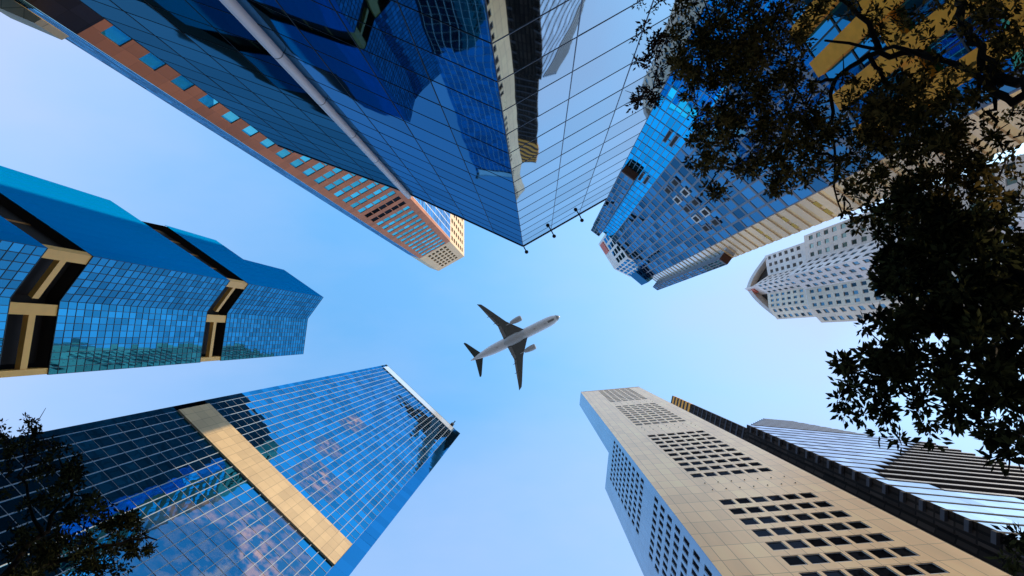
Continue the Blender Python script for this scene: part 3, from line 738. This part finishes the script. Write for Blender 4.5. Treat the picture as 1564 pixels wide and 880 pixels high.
# ================================================================== aeroplane
def aeroplane():
    Z = 400.0; c = P(787, 517, Z); s = Z/900.0
    nose = P(854, 485, Z)-P(719.6, 552, Z); yaw = math.atan2(nose.y, nose.x)
    t = thing('airliner', 'white twin engined airliner seen from below with dark wings crossing the open sky', 'aeroplane', c)
    t.rotation_euler = (0, 0, yaw)
    fu = MB(); prof = [(33.4, .15, -.4), (32.6, 1.0, -.35), (31, 1.9, -.2), (28.5, 2.7, -.05), (25, 3.1, 0), (18, 3.2, 0), (0, 3.2, 0), (-12, 3.2, 0), (-17, 3.0, .2), (-22, 2.4, .7), (-27, 1.6, 1.3), (-31.5, .8, 1.9), (-33.8, .25, 2.2)]
    fu.tube([Vector((x, 0, z)) for x, _, z in prof], [r*1.1 for _, r, _ in prof], 24); fu.build('fuselage', M['plane_white'], t, True)
    nc = MB(); nc.tube([Vector((x, 0, z)) for x, _, z in prof[:3]], [r*1.1+.03 for _, r, _ in prof[:3]], 24); nc.build('nose_cone', M['plane_grey'], t, True)
    for x in (22, 14, -14): 
        an = MB(); an.face([(x, .06, -3.4), (x+1.2, .06, -3.4), (x+.4, .06, -4.1), (x-.1, .06, -4.1)]); an.face([(x, -.06, -3.4), (x-.1, -.06, -4.1), (x+.4, -.06, -4.1), (x+1.2, -.06, -3.4)]); an.build('antenna', M['plane_dark'], t)
    gd = MB(); gd.face([(24.5, -.7, -3.53), (29, -.6, -3.3), (29, .6, -3.3), (24.5, .7, -3.53)]); gd.build('gear_door', M['plane_flap'], t)
    be = MB(); bp = [(10, .4, -1.4), (7, 2.6, -1.2), (2, 3.5, -1.15), (-4, 3.5, -1.15), (-9, 2.2, -1.2), (-12, .4, -1.4)]
    be.tube([Vector((x, 0, z)) for x, _, z in bp], [r for _, r, _ in bp], 20); be.build('belly_fairing', M['plane_grey'], t, True)
    def surf(outline, z0, dih, th, root):
        """closed slab over an outline of (x, y); thickness thins to the tip"""
        m = MB(); ymax = max(abs(y) for _, y in outline)
        def zz(y, up): return z0+dih*abs(y)+(th*(1-.85*abs(y)/ymax))*(.5 if up else -.5)
        top = [Vector((x, y, zz(y, 1))) for x, y in outline]; bot = [Vector((x, y, zz(y, 0))) for x, y in outline]
        m.face(top); m.face(bot[::-1])
        for i in range(len(outline)):
            j = (i+1) % len(outline); m.face([bot[i], bot[j], top[j], top[i]])
        return m
    for sg in (1, -1):
        y = lambda v: v*sg
        w = surf([(8.6, y(2.0)), (-.5, y(13)), (-8.8, y(28)), (-10.6, y(30.9)), (-13.2, y(32.4)), (-12.4, y(30)), (-6.9, y(12.4)), (-7.2, y(2.0))], -1.6, .075, 1.5, 2)
        wo = w.build('wing', M['plane_wing'], t)
        fl = surf([(-4.6, y(3.6)), (-4.9, y(12)), (-6.7, y(12.2)), (-6.9, y(3.6))], -2.5, .075, .25, 1); fl.build('flap', M['plane_flap'], wo)
        fl = surf([(-5.6, y(13)), (-9.9, y(25)), (-10.9, y(25)), (-7.2, y(13))], -2.25, .075, .2, 1); fl.build('flap', M['plane_flap'], wo)
        for yy in (8.5, 15, 21):
            f = MB(); xx = -6.2 if yy < 12 else -6.9-(yy-12)*.29
            f.tube([Vector((xx+4, y(yy), -1.9+.075*yy)), Vector((xx+1, y(yy), -2.25+.075*yy)), Vector((xx-1.4, y(yy), -1.7+.075*yy))], [.1, .42, .08], 8); f.build('flap_fairing', M['plane_wing'], wo, True)
        tp = surf([(-24.6, y(.6)), (-31.2, y(11.6)), (-32.2, y(12.8)), (-33.2, y(12.6)), (-30.6, y(.6))], 1.2, .10, .6, 1)
        tp.build('tailplane', M['plane_tail'], t)
        en = MB(); ye, ze = 10.6, -3.0
        ep = [(9.8, 1.45), (9.9, 1.7), (9.2, 1.95), (7, 2.0), (4.5, 1.75), (2.6, 1.25), (1.6, .95)]
        en.tube([Vector((x, y(ye), ze)) for x, _ in ep], [r for _, r in ep], 18); eo = en.build('engine', M['plane_grey'], t, True)
        it = MB(); it.tube([Vector((9.93, y(ye), ze)), Vector((9.97, y(ye), ze))], [1.5, 1.35], 18); it.build('intake', M['plane_dark'], eo)
        py = MB(); py.face([(6, y(ye-.25), -1.6), (6, y(ye+.25), -1.6), (0, y(ye+.25), -.9), (0, y(ye-.25), -.9)])
        py.tube([Vector((6, y(ye), -1.7)), Vector((-1.5, y(ye), -1.2))], [.5, .3], 6); py.build('pylon', M['plane_grey'], eo, True)
    fin = MB(); o2 = [(-22.5, 2.4), (-31, 12), (-34, 12), (-31.5, 2.2)]
    a = [Vector((x, .22, z)) for x, z in o2]; b = [Vector((x, -.22, z)) for x, z in o2]
    fin.face(a); fin.face(b[::-1])
    for i in range(4): fin.face([b[i], b[(i+1) % 4], a[(i+1) % 4], a[i]])
    fin.build('tail_fin', M['plane_tail'], t)
aeroplane()

# ================================================================== trees
def leaves(mb, c, rad, n_twig, per, size, col=0, flat=.5):
    for _ in range(n_twig):
        while True:
            d = Vector((random.uniform(-1, 1), random.uniform(-1, 1), random.uniform(-1, 1)))
            if d.length < 1: break
        tp = c+Vector((d.x*rad[0], d.y*rad[1], d.z*rad[2])); sh = random.random()**2
        k = random.randint(max(2, per-4), per+4)
        for _ in range(k):
            a = random.uniform(0, 2*PI); el = random.gauss(-.15, .5)
            dr = Vector((math.cos(a)*math.cos(el), math.sin(a)*math.cos(el), math.sin(el)))
            L = size*random.uniform(.6, 1.2); p = tp+dr*random.uniform(0, size*.9)
            sd = dr.cross(Vector((random.gauss(0, flat), random.gauss(0, flat), 1))).normalized()*(L*random.uniform(.17, .25))
            up = dr.cross(sd).normalized()*L*.06
            mb.face([p, p+dr*L*.45+sd+up, p+dr*L, p+dr*L*.45-sd+up], None, col, min(1, max(0, sh+random.gauss(0, .12))))

def limb(mb, way, r0, r1, base, jit=.03):
    pts = [P(*w)-base for w in way]; path = []
    for i in range(len(pts)-1):
        for k in range(4):
            q = pts[i].lerp(pts[i+1], k/4); path.append(q+Vector((random.gauss(0, jit), random.gauss(0, jit), random.gauss(0, jit))))
    path.append(pts[-1]); n = len(path)
    mb.tube(path, [r0+(r1-r0)*(i/(n-1))**.8 for i in range(n)], 8)

def tree(name, label, base, limbs, clumps, size, mats, twig, thin=1.0):
    t = thing(name, label, 'tree', base)
    b = Vector((base[0], base[1], 0))
    tr = MB()
    for way, r0, r1 in limbs:
        if way[0] == 'trunk':
            pts = [Vector(p)-b for p in way[1]]; n = len(pts); tr.tube(pts, [r0+(r1-r0)*i/(n-1) for i in range(n)], 12)
            tr.build('trunk', M['bark'], t, True)
        else:
            lm = MB(); limb(lm, way, r0, r1, b); lm.build('limb', M['bark'], t, True)
    cr = MB()
    for px, py, r, z, dens, col in clumps:
        s = z/FOC; rr = r*s
        # each clump breaks up into small sprays so that sky shows between them
        ns = max(3, int(9*thin*dens*(r/30)**1.4))
        for _ in range(ns):
            a = random.uniform(0, 2*PI); q = math.sqrt(random.random()); 
            c = P(px+math.cos(a)*q*r, py+math.sin(a)*q*r, z+random.gauss(0, .5))-b
            k = random.uniform(.12, .27)*max(rr, .24)
            leaves(cr, c, (k, k, k*.7), max(2, int(twig*dens*random.uniform(.6, 1.3))), 9, size*random.uniform(.85, 1.1), col)
            if random.random() < .35:
                e = c+Vector((random.gauss(0, .15), random.gauss(0, .15), random.uniform(-.1, .2))); m = c+(P(px, py, z)-b-c)*.8
                cr.tube([m, (m+e)/2+Vector((0, 0, -.03)), e], [.012, .008, .004], 4, 2)
    o = cr.build('crown', mats, t)
    return t

mats = [M['leaf'], M['leaf_red'], M['bark']]
ja = P(1720, 60, 6); tb = (ja.x+1.6, ja.y-.8)
limbsA = [(('trunk', [(tb[0], tb[1], 0), (ja.x+1.2, ja.y-.55, 2.5), (ja.x+.5, ja.y-.2, 4.8), (ja.x-.1, ja.y+.03, 6.1)]), .26, .08),
          ([(1720, 60, 6), (1600, 140, 7), (1535, 118, 7.6), (1495, 90, 8), (1470, 30, 8.6), (1462, -30, 9)], .065, .03),
          ([(1535, 118, 7.6), (1480, 60, 8.2), (1465, 10, 8.8)], .032, .02),
          ([(1720, 60, 6), (1580, 160, 7.2), (1520, 140, 7.6), (1440, 90, 8.2), (1345, 70, 9), (1260, 62, 9.6)], .06, .015),
          ([(1440, 90, 8.2), (1400, 80, 8.6), (1325, 88, 9), (1275, 118, 9.4), (1235, 132, 9.8)], .05, .02),
          ([(1325, 88, 9), (1345, 115, 9.1), (1370, 140, 9.2), (1400, 150, 9.2)], .03, .015),
          ([(1275, 118, 9.4), (1268, 180, 9.2), (1270, 240, 9.0), (1288, 330, 8.6)], .03, .008),
          ([(1510, 110, 7.8), (1512, 160, 7.7), (1520, 190, 7.6)], .03, .012),
          ([(1345, 70, 9), (1300, 10, 9.6), (1250, -20, 10)], .04, .02),
          ([(1270, 240, 9), (1230, 230, 9.2), (1150, 215, 9.6), (1090, 200, 10)], .02, .008)]
cA = []
for x, y, r, z, d, c in [
    (985, 22, 26, 11, .45, 1), (972, 48, 18, 11, .5, 1), (1010, 40, 26, 11, .6, 1), (985, 78, 24, 11, .7, 1), (1015, 85, 28, 11, .9, 1), (985, 152, 20, 11, 1, 1), (975, 165, 12, 11, .7, 1), (1000, 135, 20, 11, .9, 1), (1020, 10, 30, 11, .5, 1),
    (1080, 30, 55, 10.5, 1.5, 0), (1075, 85, 50, 10.4, 1.6, 0), (1130, 60, 60, 10.2, 1.5, 0), (1120, 120, 55, 10, 1.5, 0), (1060, 130, 30, 10.4, 1.1, 0), (1060, 210, 22, 10.2, 1.0, 0), (1090, 190, 35, 10, 1.2, 0),
    (1160, 150, 55, 9.8, 1.2, 0), (1140, 200, 45, 9.8, 1.2, 0), (1190, 90, 50, 9.8, 1.2, 0), (1180, 30, 55, 10, 1.1, 0), (1150, 10, 50, 10, 1.2, 0),
    (1065, 255, 22, 10, .9, 0), (1092, 270, 26, 10, 1.0, 0), (1100, 292, 14, 10, .8, 0), (1080, 240, 25, 10, .8, 0),
    (1170, 250, 42, 9.6, 1.2, 0), (1200, 205, 45, 9.5, 1.1, 0), (1190, 278, 22, 9.5, .9, 0), (1215, 262, 30, 9.4, 1.0, 0), (1145, 262, 25, 9.6, .9, 0),
    (1230, 25, 45, 9.8, .9, 0), (1225, 165, 45, 9.4, 1.0, 0), (1245, 215, 40, 9.2, 1.1, 0), (1270, 260, 34, 9, .8, 0), (1310, 250, 40, 9, .9, 0),
    (1300, 185, 40, 9, 1.0, 0), (1320, 20, 36, 9.4, .7, 0), (1345, 150, 45, 9, 1.0, 0), (1370, 100, 36, 9, .8, 0), (1370, 30, 36, 9.4, .8, 0), (1385, 190, 45, 8.8, 1.1, 0), (1345, 220, 40, 8.8, 1.1, 0),
    (1430, 130, 40, 8.6, .9, 0), (1450, 175, 40, 8.4, 1.0, 0), (1420, 20, 30, 9, .5, 0), (1500, 30, 40, 8.6, .8, 0), (1545, 30, 45, 8.4, 1.0, 0), (1490, 150, 30, 8.2, .6, 0), (1535, 75, 30, 8.2, .6, 0),
    (1420, 230, 50, 8.4, 1.2, 0), (1480, 225, 45, 8.2, .9, 0), (1520, 270, 40, 8, .7, 0), (1450, 270, 50, 8.2, 1.2, 0), (1545, 215, 30, 8, .5, 0), (1500, 190, 26, 8, .5, 0),
    (1290, 305, 22, 8.8, .4, 0), (1285, 130, 26, 9.2, .5, 0), (1405, 140, 34, 8.8, 1.0, 0), (1440, 100, 26, 8.6, .7, 0), (1500, 110, 30, 8.4, .7, 0), (1535, 120, 30, 8.3, .7, 0), (1470, 20, 30, 8.8, .5, 0), (1545, 160, 28, 8.2, .5, 0), (1400, 60, 22, 9, .5, 0), (1350, 190, 40, 8.9, 1.1, 0), (1320, 310, 32, 8.6, .7, 0), (1360, 290, 40, 8.6, 1.0, 0), (1300, 340, 18, 8.6, .3, 0)]:
    cA.append((x, y, r, z, d, c))
tree('leafy_tree', 'large dark leafy tree spreading its branches across the upper right corner', tb, limbsA, cA, .076, mats, 6, .95)

jb = P(1800, 560, 5.5); jc = P(1640, 470, 6.5); tb2 = (jb.x+1.5, jb.y+.6)
limbsB = [(('trunk', [(tb2[0], tb2[1], 0), (jb.x+1.1, jb.y+.4, 2.5), (jb.x+.4, jb.y+.15, 4.6), (jb.x-.1, jb.y-.02, 5.6)]), .24, .1),
          ([(1800, 560, 5.5), (1640, 470, 6.5), (1540, 420, 7.2), (1450, 380, 7.8), (1380, 340, 8.2)], .09, .02),
          ([(1640, 470, 6.5), (1560, 520, 6.8), (1460, 560, 7.2), (1360, 570, 7.5)], .06, .012),
          ([(1560, 520, 6.8), (1500, 600, 6.8), (1430, 640, 7)], .035, .01),
          ([(1540, 420, 7.2), (1500, 330, 7.8), (1480, 280, 8)], .04, .012)]
cB = []
for x, y, r, z, d, c in [
    (1400, 330, 45, 8, 1.4, 0), (1460, 330, 55, 7.8, 1.5, 0), (1520, 340, 50, 7.6, 1.3, 0), (1360, 370, 40, 8, 1.3, 0), (1345, 330, 28, 8, .8, 0), (1400, 390, 50, 7.8, 1.5, 0), (1460, 400, 55, 7.6, 1.6, 0), (1525, 410, 55, 7.4, 1.6, 0), (1345, 415, 26, 7.8, 1.0, 0), (1380, 440, 40, 7.6, 1.3, 0), (1430, 460, 50, 7.5, 1.5, 0), (1490, 465, 50, 7.3, 1.5, 0), (1545, 475, 45, 7.2, 1.4, 0), (1550, 300, 30, 7.6, .7, 0),
    (1355, 478, 28, 7.6, .8, 0), (1400, 505, 42, 7.4, 1.2, 0), (1460, 520, 45, 7.3, 1.3, 0), (1520, 530, 45, 7.1, 1.2, 0), (1555, 545, 35, 7, 1, 0),
    (1340, 530, 34, 7.5, .9, 0), (1300, 550, 30, 7.5, .8, 0), (1285, 575, 20, 7.5, .6, 0), (1310, 590, 30, 7.4, .9, 0), (1350, 580, 36, 7.4, 1.2, 0), (1400, 570, 40, 7.3, 1.1, 0), (1450, 580, 40, 7.2, 1.1, 0), (1505, 590, 42, 7, 1.1, 0), (1550, 605, 36, 6.9, 1, 0),
    (1290, 618, 18, 7.4, .5, 0), (1330, 625, 28, 7.3, .8, 0), (1375, 620, 32, 7.2, .9, 0), (1360, 655, 20, 7.2, .5, 0), (1420, 625, 30, 7.1, .7, 0), (1470, 632, 30, 7, .7, 0), (1520, 645, 32, 6.9, .8, 0), (1555, 660, 26, 6.8, .8, 0), (1420, 655, 16, 7, .3, 0), (1535, 680, 18, 6.8, .5, 0),
    (1548, 848, 14, 6.8, .6, 0), (1560, 828, 12, 6.8, .5, 0)]:
    cB.append((x, y, r, z, d, c))
tree('leafy_tree', 'dark tree with drooping pointed leaves against the sky at the right edge', tb2, limbsB, cB, .092, [M['leaf_black'], M['leaf_black'], M['bark']], 6, .52)

jd = P(-120, 1000, 8); je = P(-20, 900, 9); tb3 = (jd.x-1.2, jd.y+.8)
limbsC = [(('trunk', [(tb3[0], tb3[1], 0), (jd.x-.8, jd.y+.5, 4), (jd.x+.05, jd.y-.02, 8.1)]), .2, .08),
          ([(-120, 1000, 8), (-20, 900, 9), (60, 820, 10), (110, 760, 10.6), (90, 700, 11)], .07, .012),
          ([(-20, 900, 9), (90, 860, 9.8), (180, 830, 10.2), (240, 825, 10.4)], .05, .01),
          ([(60, 820, 10), (30, 720, 10.8), (45, 640, 11.2)], .03, .006)]
cC = []
for x, y, r, z, d, c in [
    (12, 672, 20, 11, 1.1, 0), (45, 672, 26, 11, 1.1, 0), (48, 640, 9, 11, .5, 0), (5, 655, 8, 11, .5, 0), (40, 700, 30, 11, .8, 0), (85, 690, 20, 11, .7, 0), (100, 715, 34, 10.8, 1.3, 0), (110, 755, 34, 10.7, 1.3, 0), (70, 750, 36, 10.6, .9, 0), (20, 730, 30, 10.8, .6, 0),
    (25, 790, 30, 10.4, .6, 0), (75, 800, 36, 10.3, .8, 0), (125, 790, 34, 10.3, 1.0, 0), (165, 800, 30, 10.2, 1.1, 0), (200, 815, 30, 10.2, 1.3, 0), (232, 825, 18, 10.2, .9, 0), (150, 835, 40, 10, .9, 0), (205, 840, 18, 10, .8, 0), (95, 850, 46, 10, 1.3, 0), (35, 855, 44, 10, 1.4, 0), (150, 870, 26, 10, 1.1, 0), (190, 868, 14, 10, .5, 0), (10, 690, 16, 11, .5, 0)]:
    cC.append((x, y, r, z, d, c))
tree('leafy_tree', 'small leaved dark tree silhouetted in front of the gridded tower at lower left', tb3, limbsC, cC, .075, [M['leaf_black'], M['leaf_black'], M['bark']], 7, .8)
